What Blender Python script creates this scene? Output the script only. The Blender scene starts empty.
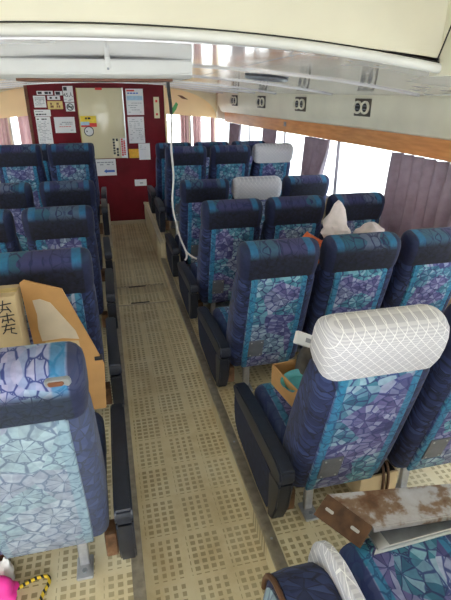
import bpy, bmesh, math, random
from mathutils import Vector, Matrix
random.seed(7)
scene = bpy.context.scene
COL = scene.collection

# ---------------------------------------------------------------- camera
F_PX, CX, CY, VPX, VPY, EYE = 480.0, 225.5, 300.0, 98.0, 90.0, 1.65
pitch = math.atan2(CY - VPY, F_PX)
Zc = Vector((0, math.cos(pitch), -math.sin(pitch)))
Yc = Vector((VPX - CX, CY - VPY, F_PX)).normalized()
Xc = Yc.cross(Zc)
if Xc.x < 0:
    Xc = -Xc
cam_data = bpy.data.cameras.new('camera')
cam = bpy.data.objects.new('camera', cam_data)
COL.objects.link(cam)
right = Vector((Xc.x, Yc.x, Zc.x)); up = Vector((Xc.y, Yc.y, Zc.y)); fwd = Vector((Xc.z, Yc.z, Zc.z))
M4 = Matrix.Identity(4)
for i in range(3):
    M4[i][0] = right[i]; M4[i][1] = up[i]; M4[i][2] = -fwd[i]
M4[2][3] = EYE
cam.matrix_world = M4
cam_data.sensor_fit = 'HORIZONTAL'
cam_data.sensor_width = 36.0
cam_data.lens = F_PX * 36.0 / 451.0
cam_data.clip_start = 0.02
scene.camera = cam

# ---------------------------------------------------------------- sky and exposure
world = bpy.data.worlds.new('overcast_sky')
scene.world = world
world.use_nodes = True
wn = world.node_tree
bg = wn.nodes['Background']
bg.inputs[0].default_value = (0.93, 0.97, 1.0, 1)
bg.inputs[1].default_value = 2.6
scene.view_settings.view_transform = 'Standard'
scene.view_settings.look = 'None'
scene.view_settings.gamma = 1
scene.view_settings.use_curve_mapping = False
scene.view_settings.exposure = 1.45

# ---------------------------------------------------------------- material helpers
class NT:
    def __init__(s, name):
        s.m = bpy.data.materials.new(name); s.m.use_nodes = True
        s.t = s.m.node_tree; s.b = s.t.nodes['Principled BSDF']
    def n(s, typ, **kw):
        nd = s.t.nodes.new(typ)
        for k, v in kw.items():
            setattr(nd, k, v)
        return nd
    def put(s, sock, v):
        if isinstance(v, bpy.types.NodeSocket):
            s.t.links.new(v, sock)
        else:
            if isinstance(v, (tuple, list)) and sock.type == 'RGBA' and len(v) == 3:
                v = (*v, 1)
            sock.default_value = v
    def math(s, op, a, b=0.0, c=None):
        nd = s.n('ShaderNodeMath', operation=op)
        s.put(nd.inputs[0], a); s.put(nd.inputs[1], b)
        if c is not None: s.put(nd.inputs[2], c)
        return nd.outputs[0]
    def coord(s, kind='Object'):
        return s.n('ShaderNodeTexCoord').outputs[kind]
    def sep(s, v):
        nd = s.n('ShaderNodeSeparateXYZ'); s.put(nd.inputs[0], v); return nd.outputs
    def comb(s, x, y, z):
        nd = s.n('ShaderNodeCombineXYZ')
        for i, v in enumerate((x, y, z)): s.put(nd.inputs[i], v)
        return nd.outputs[0]
    def noise(s, vec, scale, detail=3.0, rough=.5):
        nd = s.n('ShaderNodeTexNoise'); s.put(nd.inputs['Vector'], vec)
        nd.inputs['Scale'].default_value = scale; nd.inputs['Detail'].default_value = detail
        nd.inputs['Roughness'].default_value = rough
        return nd.outputs
    def voro(s, vec, scale, feature='F1'):
        nd = s.n('ShaderNodeTexVoronoi', feature=feature); s.put(nd.inputs['Vector'], vec)
        nd.inputs['Scale'].default_value = scale
        return nd.outputs
    def mix(s, fac, a, b, blend='MIX'):
        nd = s.n('ShaderNodeMix', data_type='RGBA', blend_type=blend)
        s.put(nd.inputs[0], fac); s.put(nd.inputs[6], a); s.put(nd.inputs[7], b)
        return nd.outputs[2]
    def ramp(s, fac, stops, interp='LINEAR'):
        nd = s.n('ShaderNodeValToRGB'); s.put(nd.inputs[0], fac)
        cr = nd.color_ramp; cr.interpolation = interp
        while len(cr.elements) < len(stops): cr.elements.new(.5)
        for e, (p, c) in zip(cr.elements, stops):
            e.position = p; e.color = (*c, 1) if len(c) == 3 else c
        return nd.outputs[0]
    def smooth(s, v, a, b):
        nd = s.n('ShaderNodeMapRange', interpolation_type='SMOOTHSTEP')
        s.put(nd.inputs[0], v); nd.inputs[1].default_value = a; nd.inputs[2].default_value = b
        return nd.outputs[0]
    def bump(s, h, strength=.3, dist=.002):
        nd = s.n('ShaderNodeBump'); s.put(nd.inputs['Height'], h)
        nd.inputs['Strength'].default_value = strength; nd.inputs['Distance'].default_value = dist
        s.t.links.new(nd.outputs[0], s.b.inputs['Normal'])
    def out(s, base=None, rough=None, metal=None, **kw):
        if base is not None: s.put(s.b.inputs['Base Color'], base)
        if rough is not None: s.put(s.b.inputs['Roughness'], rough)
        if metal is not None: s.put(s.b.inputs['Metallic'], metal)
        for k, v in kw.items(): s.put(s.b.inputs[k.replace('_', ' ')], v)
        return s.m

def plain(name, col, rough=.5, metal=0.0, var=.12, scale=30, bump=0.0, **kw):
    t = NT(name)
    nz = t.noise(t.coord(), scale)[0]
    c = t.ramp(nz, [(.3, tuple(max(0, x*(1-var)) for x in col)), (.7, tuple(min(1, x*(1+var)) for x in col))])
    if bump: t.bump(nz, bump)
    return t.out(c, rough, metal, **kw)

def floor_mat(name):
    t = NT(name); v = t.coord(); x, y, z = t.sep(v)
    bu = t.math('FLOOR', t.math('DIVIDE', x, .155)); bv = t.math('FLOOR', t.math('DIVIDE', y, .20))
    wn_ = t.n('ShaderNodeTexWhiteNoise', noise_dimensions='2D'); t.put(wn_.inputs['Vector'], t.comb(bu, bv, 0))
    rnd = wn_.outputs[0]
    fu = t.math('FRACT', t.math('DIVIDE', x, .031)); fv = t.math('FRACT', t.math('DIVIDE', y, .0286))
    wu = t.math('MULTIPLY_ADD', rnd, .22, .48)
    m = t.math('MULTIPLY', t.math('LESS_THAN', fu, wu), t.math('LESS_THAN', fv, .62))
    gu = t.math('GREATER_THAN', t.math('FRACT', t.math('DIVIDE', x, .155)), .10)
    gv = t.math('GREATER_THAN', t.math('FRACT', t.math('DIVIDE', y, .20)), .07)
    m = t.math('MULTIPLY', m, t.math('MULTIPLY', gu, gv))
    wear = t.noise(v, 2.2, 4, .6)[0]
    fade = t.smooth(wear, .25, .75)
    m = t.math('MULTIPLY', m, t.math('MULTIPLY_ADD', fade, .45, .5))
    base = t.ramp(t.noise(v, 5, 5, .65)[0], [(.25, (.54, .42, .23)), (.5, (.68, .58, .37)), (.8, (.74, .68, .50))])
    col = t.mix(m, base, (.29, .225, .115))
    stain = t.smooth(t.noise(t.comb(t.math('MULTIPLY', x, 2.2), y, 0), 1.1, 4, .6)[0], .5, .72)
    col = t.mix(t.math('MULTIPLY', stain, .55), col, (.36, .22, .075))
    t.bump(m, .35, .001)
    return t.out(col, t.math('MULTIPLY_ADD', wear, .3, .28))

def velour(name, kind):
    """Floral seat fabric. kind: side, panel, head, cushion, pale_panel, pale_head, pale_side"""
    t = NT(name); v = t.coord(); x, y, z = t.sep(v)
    oi = t.n('ShaderNodeObjectInfo')
    rn = t.math('MULTIPLY', oi.outputs['Random'], 9.0)
    pale = kind.startswith('pale')  # paler colour mix of the same fabric, nearest left seat and loose backrest
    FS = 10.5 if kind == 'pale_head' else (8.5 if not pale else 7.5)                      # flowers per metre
    w = t.n('ShaderNodeVectorMath', operation='SCALE'); t.put(w.inputs[0], t.noise(v, 9, 2)[1]); w.inputs[3].default_value = .03
    wx_, wy_, wz_ = t.sep(w.outputs[0])
    px = t.math('ADD', t.math('ADD', x, rn), wx_)
    py = t.math('ADD', t.math('SUBTRACT', z, t.math('MULTIPLY', y, .8)), wy_)
    if kind in ('side', 'pale_side'):
        px = t.math('ADD', px, t.math('MULTIPLY', y, .9))
    p2 = t.comb(px, py, 0)
    vo = t.n('ShaderNodeTexVoronoi', feature='F1', voronoi_dimensions='2D'); t.put(vo.inputs['Vector'], p2); vo.inputs['Scale'].default_value = FS
    sp = t.sep(vo.outputs['Position']); sc3 = t.sep(vo.outputs['Color'])
    dx = t.math('SUBTRACT', px, sp[0]); dy = t.math('SUBTRACT', py, sp[1])
    rad = t.math('MULTIPLY', t.math('SQRT', t.math('ADD', t.math('MULTIPLY', dx, dx), t.math('MULTIPLY', dy, dy))), FS)
    ang = t.math('ADD', t.math('DIVIDE', t.math('ARCTAN2', dy, dx), 2*math.pi), sc3[1])
    ring = t.math('FLOOR', t.math('MULTIPLY', rad, 2.7))
    fr_ = t.math('ABSOLUTE', t.math('SUBTRACT', t.math('FRACT', t.math('ADD', t.math('MULTIPLY', ang, 9.0), t.math('MULTIPLY', ring, .5))), .5))   # 0 on petal axis
    tipd = t.math('FRACT', t.math('MULTIPLY', t.math('SUBTRACT', rad, t.math('MULTIPLY', t.math('MULTIPLY', fr_, fr_), .30)), 2.7))
    e1 = t.math('SUBTRACT', .5, fr_); e2 = t.math('MULTIPLY', t.math('MINIMUM', tipd, t.math('SUBTRACT', 1.0, tipd)), .9)
    ed = t.math('MINIMUM', e1, e2)
    cellr = t.math('FRACT', t.math('MULTIPLY', t.math('ADD', t.math('FLOOR', t.math('MULTIPLY', ang, 9.0)), t.math('MULTIPLY', ring, 3.3)), .377))
    flower = t.math('MULTIPLY_ADD', sc3[0], .44, .28)
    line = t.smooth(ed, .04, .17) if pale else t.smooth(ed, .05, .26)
    mot = t.noise(v, 55, 3)[0]
    line = t.smooth(ed, .03, .11)
    if kind in ('side', 'pale_side'):
        petal = t.ramp(cellr, [(.0, (.008, .014, .055)), (.6, (.016, .028, .10)), (1, (.035, .055, .16))])
        col = t.mix(line, (.004, .006, .025), petal)
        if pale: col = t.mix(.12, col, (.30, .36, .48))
    elif kind in ('panel', 'pale_panel', 'cushion'):
        petal = t.ramp(flower, [(.30, (.03, .17, .28)), (.42, (.07, .32, .42)), (.50, (.24, .30, .42)), (.58, (.16, .14, .36)), (.72, (.06, .06, .22))])
        petal = t.mix(t.math('MULTIPLY', t.math('POWER', cellr, 2.0), .5), petal, (.36, .41, .50))
        col = t.mix(line, t.mix(flower, (.012, .05, .14), (.05, .045, .19)), petal)
        col = t.mix(1.0, col, t.mix(cellr, (.55, .55, .6), (1.35, 1.35, 1.3)), 'MULTIPLY')
        ax = t.math('ABSOLUTE', x)
        stripe = t.math('MULTIPLY', t.smooth(ax, .106, .111), t.math('SUBTRACT', 1.0, t.smooth(ax, .134, .140)))
        col = t.mix(t.math('MULTIPLY', stripe, .88), col, t.mix(line, (.01, .09, .20), (.015, .19, .34)))
        navy = t.smooth(ax, .136, .142)
        col = t.mix(t.math('MULTIPLY', navy, .92), col, (.016, .03, .12))
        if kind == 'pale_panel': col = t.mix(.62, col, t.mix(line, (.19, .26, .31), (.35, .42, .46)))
    else:
        topm = t.smooth(z, .872, .925) if kind == 'head' else t.smooth(z, .842, .880)
        petal = t.ramp(flower, [(.32, (.04, .26, .40)), (.48, (.30, .38, .58)), (.56, (.20, .18, .45)), (.7, (.06, .07, .28))])
        fl = t.mix(line, (.03, .05, .2), petal)
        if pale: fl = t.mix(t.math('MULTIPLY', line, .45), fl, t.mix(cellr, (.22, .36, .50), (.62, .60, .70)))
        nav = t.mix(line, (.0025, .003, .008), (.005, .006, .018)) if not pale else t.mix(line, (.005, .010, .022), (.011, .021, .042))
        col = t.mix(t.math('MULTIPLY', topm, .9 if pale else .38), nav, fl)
        ax = t.math('ABSOLUTE', x)
        stripe = t.math('MULTIPLY', t.smooth(ax, .112, .12), t.math('SUBTRACT', 1.0, t.smooth(ax, .148, .156)))
        col = t.mix(t.math('MULTIPLY', t.math('MULTIPLY', stripe, topm), .85), col, (.015, .16, .32))
        col = t.mix(t.math('MULTIPLY', t.smooth(ax, .15, .158), .9), col, (.007, .012, .05))
    col = t.mix(t.math('MULTIPLY', t.smooth(mot, .35, .7), .25), col, (.02, .03, .10))
    t.bump(ed, .25, .003)
    return t.out(col, .85, Sheen_Weight=.08, Sheen_Roughness=.4)

def lace_mat():
    t = NT('white_lace_cover'); v = t.coord(); x, y, z = t.sep(v)
    zz = t.math('SUBTRACT', z, t.math('MULTIPLY', y, .35))
    a = t.math('FRACT', t.math('DIVIDE', t.math('ADD', x, zz), .033))
    b = t.math('FRACT', t.math('DIVIDE', t.math('SUBTRACT', x, zz), .033))
    ln = t.math('MAXIMUM', t.math('LESS_THAN', a, .08), t.math('LESS_THAN', b, .08))
    hatch = t.math('LESS_THAN', t.math('FRACT', t.math('DIVIDE', zz, .007)), .5)
    inner = t.mix(hatch, (.58, .57, .61), (.46, .455, .51))
    col = t.mix(ln, inner, (.80, .79, .80))
    t.bump(ln, .3, .001)
    return t.out(col, .9)

def ceiling_mat():
    t = NT('glossy_white_ceiling_sheet'); v = t.coord()
    nz = t.noise(v, 3, 3)[0]
    return t.out(t.ramp(nz, [(.3, (.70, .69, .73)), (.7, (.82, .81, .84))]), t.math('MULTIPLY_ADD', nz, .10, .05), .30, Specular_IOR_Level=.8)

def wood_mat():
    t = NT('orange_wood_veneer'); v = t.coord(); x, y, z = t.sep(v)
    nz = t.noise(t.comb(x, t.math('MULTIPLY', y, .12), z), 40, 4)[0]
    return t.out(t.ramp(nz, [(.3, (.56, .21, .05)), (.7, (.72, .31, .09))]), .35)

def rust_mat():
    t = NT('rusty_white_steel'); v = t.coord()
    n = t.noise(v, 9, 5, .6)[0]
    col = t.ramp(n, [(.30, (.07, .03, .012)), (.44, (.17, .085, .04)), (.52, (.25, .16, .10)), (.58, (.46, .43, .42)), (.8, (.60, .60, .62))])
    t.bump(n, .3, .002)
    return t.out(col, .6, .25)

def curtain_mat(nm='mauve_curtain', pal=((.25, .21, .26), (.35, .30, .36)), tl=.25):
    t = NT(nm); v = t.coord()
    n = t.noise(v, 18, 3)[0]
    col = t.ramp(n, [(.3, pal[0]), (.7, pal[1])])
    p = t.b; t.out(col, .9)
    tr = t.n('ShaderNodeBsdfTranslucent'); t.put(tr.inputs[0], (.55, .42, .44))
    mx = t.n('ShaderNodeMixShader'); mx.inputs[0].default_value = tl
    t.t.links.new(p.outputs[0], mx.inputs[1]); t.t.links.new(tr.outputs[0], mx.inputs[2])
    t.t.links.new(mx.outputs[0], t.t.nodes['Material Output'].inputs[0])
    return t.m

def glass_mat():
    t = NT('window_glass')
    t.t.nodes.remove(t.b)
    tr = t.n('ShaderNodeBsdfTransparent'); tr.inputs[0].default_value = (.94, .97, .97, 1)
    gl = t.n('ShaderNodeBsdfGlossy'); gl.inputs['Roughness'].default_value = .02
    fr = t.n('ShaderNodeFresnel'); fr.inputs[0].default_value = 1.45
    mx = t.n('ShaderNodeMixShader')
    ge = t.n('ShaderNodeNewGeometry')
    t.put(mx.inputs[0], t.math('MULTIPLY', fr.outputs[0], t.math('SUBTRACT', 1.0, ge.outputs['Backfacing'])))
    t.t.links.new(tr.outputs[0], mx.inputs[1]); t.t.links.new(gl.outputs[0], mx.inputs[2])
    t.t.links.new(mx.outputs[0], t.t.nodes['Material Output'].inputs[0])
    return t.m

MAT = {
 'floor': floor_mat('patterned_vinyl_floor'),
 'side': velour('navy_velour_sides', 'side'), 'panel': velour('floral_velour_panel', 'panel'),
 'head': velour('dark_navy_velour_head', 'head'), 'cushion': velour('floral_velour_cushion', 'cushion'),
 'pale_panel': velour('pale_floral_panel', 'pale_panel'), 'pale_head': velour('pale_floral_head', 'pale_head'),
 'pale_side': velour('pale_navy_sides', 'pale_side'),
 'lace': lace_mat(), 'ceil': ceiling_mat(), 'wood': wood_mat(), 'rust': rust_mat(), 'curtain': curtain_mat(), 'glass': glass_mat(),
 'cream': plain('cream_painted_panel', (.72, .69, .57), .4, var=.04, scale=4),
 'duct': plain('cream_duct_paint', (.80, .76, .61), .4, var=.05, scale=4),
 'white': plain('white_painted_trim', (.72, .73, .72), .35, var=.05, scale=6),
 'arch': plain('warm_cream_arch_veneer', (.93, .70, .39), .3, var=.06, scale=3),
 'maroon': plain('maroon_bulkhead_laminate', (.150, .008, .015), .42, var=.18, scale=5, Specular_IOR_Level=.15),
 'brown': plain('dark_brown_wood', (.16, .06, .03), .5, var=.2),
 'alu': plain('aluminium', (.60, .61, .62), .35, .8, var=.08),
 'grey': plain('grey_painted_steel', (.26, .28, .31), .45, .4, var=.15),
 'plate': plain('grey_steel_plate', (.13, .14, .17), .45, .35, var=.15),
 'pad': plain('dark_blue_arm_plastic', (.010, .014, .026), .42, var=.2, scale=50),
 'armfab': plain('navy_quilted_arm_panel', (.012, .020, .055), .8, var=.4, scale=40, bump=.3),
 'nosing': plain('worn_step_nosing', (.30, .26, .20), .4, .4, var=.25),
 'ventplate': plain('dark_vent_plate', (.07, .06, .045), .5),
 'dark': plain('black_rubber', (.012, .012, .014), .6),
 'leg': plain('zinc_grey_leg', (.42, .43, .46), .42, .55, var=.15),
 'paper': plain('white_paper', (.80, .79, .80), .6, var=.03, scale=8),
 'ink': plain('black_ink', (.03, .03, .035), .7), 'inkgrey': plain('grey_ink', (.32, .32, .36), .7),
 'inkred': plain('red_ink', (.70, .06, .05), .6), 'inkblue': plain('blue_ink', (.05, .16, .55), .6),
 'yellow': plain('yellow_print', (.85, .62, .05), .6), 'orange': plain('orange_print', (.88, .45, .04), .6),
 'gold': plain('gold_plaque', (.58, .42, .15), .4, .3), 'board': plain('glossy_cream_board', (.74, .66, .44), .14, var=.03, scale=2),
 'skyblue': plain('pale_blue_print', (.42, .60, .74), .5),
 'carton': plain('brown_cardboard', (.50, .27, .10), .8, var=.1, scale=12), 'cartonpale': plain('beige_cardboard', (.55, .42, .25), .8, var=.08, scale=12),
 'bowl': plain('teal_plastic', (.10, .42, .50), .25), 'darkbag': plain('dark_taupe_cloth', (.07, .06, .055), .8, var=.3),
 'plastic': plain('thin_white_bag', (.78, .68, .66), .4, var=.1), 'vest': plain('orange_nylon', (.80, .17, .05), .6, var=.15),
 'pink': plain('hot_pink_cloth', (.85, .04, .35), .6), 'rope': None, 'strap': plain('brown_leather_strap', (.10, .045, .02), .5),
 'rustdark': plain('brown_rust', (.105, .05, .022), .7, .2, var=.4, scale=25),
 'slotgrey': plain('pale_slot_grey', (.45, .43, .42), .6),
 'labeltan': plain('aged_paper_label', (.60, .50, .38), .7, var=.06, scale=20),
 'quay': plain('pale_concrete_quay', (.78, .77, .74), .8, var=.06, scale=.5),
 'wallbeige': plain('beige_wall_laminate', (.50, .42, .29), .5, var=.05, scale=4),
 'cablew': plain('white_cable', (.52, .50, .48), .5), 'green': plain('green_tape', (.03, .22, .05), .5),
}
def rope_mat():
    t = NT('yellow_black_rope'); x, y, z = t.sep(t.coord())
    m = t.math('LESS_THAN', t.math('FRACT', t.math('DIVIDE', t.math('ADD', x, t.math('MULTIPLY', y, .6)), .022)), .4)
    return t.out(t.mix(m, (.72, .50, .03), (.015, .015, .015)), .7)
MAT['rope'] = rope_mat()
MAT['curtain_pale'] = curtain_mat('pale_pink_curtain', ((.58, .43, .40), (.70, .56, .53)), .6)

# ---------------------------------------------------------------- mesh helpers
def mesh_from_bm(name, bm, mat, smooth=True):
    bmesh.ops.recalc_face_normals(bm, faces=bm.faces[:])
    me = bpy.data.meshes.new(name); bm.to_mesh(me); bm.free()
    if smooth:
        for p in me.polygons: p.use_smooth = True
        try: me.set_sharp_from_angle(angle=math.radians(42))
        except Exception: pass
    me.materials.append(MAT[mat] if isinstance(mat, str) else mat)
    return me

def link(name, me, parent=None, loc=None, rot=None):
    o = bpy.data.objects.new(name, me); COL.objects.link(o)
    if parent is not None: o.parent = parent
    if loc is not None: o.location = loc
    if rot is not None: o.rotation_euler = rot
    return o

def tag(o, label, cat, group=None):
    o['label'] = label; o['category'] = cat
    if group: o['group'] = group
    return o

def struct(o, label=None, cat=None):
    o['kind'] = 'structure'
    if label: o['label'] = label
    if cat: o['category'] = cat
    return o

def thing(name, label, cat, loc=(0, 0, 0), rot=(0, 0, 0), group=None):
    o = bpy.data.objects.new(name, None); COL.objects.link(o)
    o.empty_display_size = .05; o.location = loc; o.rotation_euler = rot
    return tag(o, label, cat, group)

def bm_box(x0, x1, y0, y1, z0, z1, bev=0.0, seg=2, bm=None):
    bm = bm or bmesh.new()
    nb = bmesh.new()
    bmesh.ops.create_cube(nb, size=1)
    for v in nb.verts:
        v.co = Vector(((x0+x1)/2 + v.co.x*(x1-x0), (y0+y1)/2 + v.co.y*(y1-y0), (z0+z1)/2 + v.co.z*(z1-z0)))
    if bev: bmesh.ops.bevel(nb, geom=nb.edges[:], offset=bev, segments=seg, profile=.5, affect='EDGES')
    tmp = bpy.data.meshes.new('t'); nb.to_mesh(tmp); nb.free(); bm.from_mesh(tmp); bpy.data.meshes.remove(tmp)
    return bm

def box(name, dims, mat, parent=None, bev=0.0, seg=2, loc=None, rot=None):
    return link(name, mesh_from_bm(name, bm_box(*dims, bev, seg), mat), parent, loc, rot)

def rings(bm, secs, close=True, caps=True):
    """secs: list of lists of points"""
    vs = [[bm.verts.new(p) for p in s] for s in secs]
    n = len(vs[0])
    for a, b in zip(vs, vs[1:]):
        for i in range(n if close else n-1):
            j = (i+1) % n
            bm.faces.new((a[i], a[j], b[j], b[i]))
    if caps and close:
        bm.faces.new(vs[0][::-1]); bm.faces.new(vs[-1])
    return bm

def rrect(hw, hd, r, n=4, off=0.0):
    """rounded rectangle in (x, n), ccw"""
    r = min(r, hw*.98, hd*.98); pts = []
    for cx, cy, a0 in ((hw-r, hd-r, 0), (-hw+r, hd-r, 90), (-hw+r, -hd+r, 180), (hw-r, -hd+r, 270)):
        for k in range(n+1):
            a = math.radians(a0 + 90*k/n)
            pts.append((cx + r*math.cos(a), cy + r*math.sin(a) + off))
    return pts

def tube_bm(path, r, seg=8, bm=None):
    bm = bm or bmesh.new(); secs = []
    P = [Vector(p) for p in path]
    ref = Vector((.31, .22, .92))
    for i, p in enumerate(P):
        t = (P[min(i+1, len(P)-1)] - P[max(i-1, 0)]).normalized()
        a = t.cross(ref)
        if a.length < .05: a = t.cross(Vector((1, 0, 0)))
        a.normalize(); b = t.cross(a)
        rr = r[i] if isinstance(r, (list, tuple)) else r
        secs.append([p + a*(rr*math.cos(2*math.pi*k/seg)) + b*(rr*math.sin(2*math.pi*k/seg)) for k in range(seg)])
    return rings(bm, secs)

def smooth_path(pts, n=6):
    P = [Vector(p) for p in pts]; out = []
    for i in range(len(P)-1):
        p0, p1, p2, p3 = P[max(i-1, 0)], P[i], P[i+1], P[min(i+2, len(P)-1)]
        for k in range(n):
            t = k/n
            out.append(.5*((2*p1) + (p2-p0)*t + (2*p0-5*p1+4*p2-p3)*t*t + (3*p1-p0-3*p2+p3)*t**3))
    out.append(P[-1]); return out

def prism_bm(poly, axis, a, b):
    """poly of 2D points extruded along axis ('x','y','z') from a to b"""
    bm = bmesh.new()
    def mk(p, t):
        return {'x': (t, p[0], p[1]), 'y': (p[0], t, p[1]), 'z': (p[0], p[1], t)}[axis]
    return rings(bm, [[mk(p, a) for p in poly], [mk(p, b) for p in poly]])

def cyl_bm(c, r, h, axis='z', seg=20, bm=None, r2=None):
    bm = bm or bmesh.new(); r2 = r if r2 is None else r2
    secs = []
    for t, rr in ((0, r), (h, r2)):
        s = []
        for k in range(seg):
            a = 2*math.pi*k/seg; u, v = rr*math.cos(a), rr*math.sin(a)
            s.append({'z': (c[0]+u, c[1]+v, c[2]+t), 'y': (c[0]+u, c[1]+t, c[2]+v), 'x': (c[0]+t, c[1]+u, c[2]+v)}[axis])
        secs.append(s)
    return rings(bm, secs)

# ================================================================ THE SETTING
ZP, ZR, YR = .12, .28, 4.55            # seat platform height, raised platform height, where it starts
AX0, AX1 = -.01, .455                  # aisle edges
YB, YF, YA = 6.46, 7.6, -1.6           # bulkhead, front wall, aft end
WALL = [(-1.6, 2.12), (2.7, 2.10), (3.4, 2.07), (5.2, 1.89), (6.1, 1.80), (6.75, 1.75), (7.6, 1.70)]
def wx(y):
    for (a, p), (b, q) in zip(WALL, WALL[1:]):
        if y <= b: return p + (q-p)*(y-a)/(b-a)
    return WALL[-1][1]
def ceil_z(x, y):
    return 1.80 - .0145*(y-1.8) - .043*x*x

# outside quay so that the windows look on to something
struct(box('quay_ground', (-40, 40, -40, 50, -1.9, -1.2), 'quay'))

# aisle floor and platforms
fl = struct(box('floor', (AX0, AX1, YA, YB, -.06, 0), 'floor'))
def platform(name, side):
    ys = [YA, 0, 1.5, 2.7, 3.4, YR]
    x_in = AX1 if side > 0 else AX0
    bm = bmesh.new()
    secs = [[(x_in, y, -.05), (side*wx(y), y, -.05), (side*wx(y), y, ZP), (x_in, y, ZP)] for y in ys]
    rings(bm, secs)
    o = struct(link(name, mesh_from_bm(name, bm, 'floor')))
    bm = bmesh.new()
    ys = [YR, 5.2, 6.1, YB, 6.75, YF]
    secs = [[(x_in, y, -.05), (side*wx(y), y, -.05), (side*wx(y), y, ZR), (x_in, y, ZR)] for y in ys if y <= YB]
    rings(bm, secs)
    secs = [[(side*.80, y, -.05), (side*wx(y), y, -.05), (side*wx(y), y, ZR), (side*.80, y, ZR)] for y in ys if y >= YB]
    rings(bm, secs)
    r = struct(link(name.replace('platform', 'raised_platform'), mesh_from_bm(name, bm, 'floor')))
    s = side
    box('nosing', (min(x_in - s*.008, x_in + s*.034), max(x_in - s*.008, x_in + s*.034), YA, YR-.001, ZP-.018, ZP+.006), 'nosing', o, .003)
    box('nosing', (min(x_in - s*.008, x_in + s*.03), max(x_in - s*.008, x_in + s*.03), YR, YB-.002, ZR-.018, ZR+.005), 'wallbeige', r, .003)
    if side > 0:
        for y in (.75, 1.2, 1.75, 2.3, 2.9, 3.5, 4.1):
            link('screw', mesh_from_bm('screw', cyl_bm((x_in+.013, y, ZP+.005), .005, .003, seg=10), 'leg'), o)
    return o
platform('platform_right', 1); platform('platform_left', -1)

# floor hatch in the aisle
h = thing('floor_hatch', 'square floor hatch with two slots in the aisle floor', 'hatch', (.2, 3.95, .001))
box('hatch_cover', (-.19, .2, -.2, .2, 0, .006), 'floor', h, .002)
for dy in (-.185, .185):
    box('slot', (-.10, .055, dy-.012, dy+.012, .004, .0075), 'dark', h, .003)
for dy in (-.205, .205):
    box('edge_strip', (-.2, .22, dy-.006, dy+.006, 0, .004), 'nosing', h)

# hull walls
def hull(side):
    nm = 'right' if side > 0 else 'left'
    ys = [-1.6, 2.7, 3.4, 5.2, 6.1, 6.75, 7.6]
    T = .08
    bm = bmesh.new()
    for z0, z1 in ((-.05, .72), (1.26, 2.4)):
        rings(bm, [[(side*wx(y), y, z0), (side*(wx(y)+T), y, z0), (side*(wx(y)+T), y, z1), (side*wx(y), y, z1)] for y in ys])
    w = struct(link('wall_'+nm, mesh_from_bm('hull', bm, 'wallbeige')))
    # valance
    ysf = [-1.5 + i*.25 for i in range(35)]; ysf = [y for y in ysf if y <= 7.1]
    bm = bmesh.new()
    rings(bm, [[(side*(wx(y)-.045), y, 1.245), (side*(wx(y)-.001), y, 1.245), (side*(wx(y)-.001), y, 1.43), (side*(wx(y)-.045), y, 1.43)] for y in ysf])
    v = struct(link('trim_'+('1' if side > 0 else '2'), mesh_from_bm('valance', bm, 'wood')))
    # duct
    prof = [(.001, 1.385), (.07, 1.372), (.10, 1.385), (.12, 1.43), (.14, 1.46), (.14, 1.60), (.125, 1.625), (.001, 1.64)]
    bm = bmesh.new()
    rings(bm, [[(side*(wx(y)-d), y, z) for d, z in prof] for y in ysf])
    d = struct(link('duct_'+nm, mesh_from_bm('duct', bm, 'duct')))
    bm = bmesh.new()
    rings(bm, [[(side*(wx(y)-a), y, z) for a, z in ((.12, 1.628), (.15, 1.622), (.155, 1.634), (.12, 1.645))] for y in ysf])
    link('duct_edge_strip', mesh_from_bm('duct_edge', bm, 'white'), d)
    # windows
    nodes = [-1.5, -.1, 1.2, 2.62, 4.05, 5.12, 6.12, 7.05]
    for k, (a, b) in enumerate(zip(nodes, nodes[1:])):
        n = k+1 if side > 0 else k+8
        win = bpy.data.objects.new('window_%d' % n, None); COL.objects.link(win); struct(win)
        ym = (a+b)/2; win.location = (side*wx(ym), ym, .72)
        pa, pb = Vector((side*(wx(a)+.03), a, 0)), Vector((side*(wx(b)+.03), b, 0))
        dirv = (pb-pa).normalized(); nrm = Vector((dirv.y, -dirv.x, 0))
        if nrm.x*side < 0: nrm = -nrm
        def slab(t0, t1, z0, z1, th, inset=0.0):
            q0 = pa + (pb-pa)*t0 + nrm*inset; q1 = pa + (pb-pa)*t1 + nrm*inset
            bm = bmesh.new()
            rings(bm, [[q0 - nrm*th + Vector((0, 0, z)), q0 + nrm*th + Vector((0, 0, z)), q1 + nrm*th + Vector((0, 0, z)), q1 - nrm*th + Vector((0, 0, z))] for z in (z0, z1)])
            bmesh.ops.translate(bm, verts=bm.verts[:], vec=-Vector(win.location))
            return bm
        link('pane', mesh_from_bm('pane', slab(.02, .98, .74, 1.25, .003), 'glass'), win)
        link('mullion', mesh_from_bm('mullion', slab(0, .022, .72, 1.26, .03), 'alu'), win)
        link('mullion', mesh_from_bm('mullion', slab(.978, 1, .72, 1.26, .03), 'alu'), win)
        link('rail', mesh_from_bm('rail', slab(.022, .978, .72, .745, .028), 'alu'), win)
        link('rail', mesh_from_bm('rail', slab(.022, .978, 1.24, 1.26, .028), 'alu'), win)
        ang = math.atan2(dirv.y, dirv.x)
hull(1); hull(-1)

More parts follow.
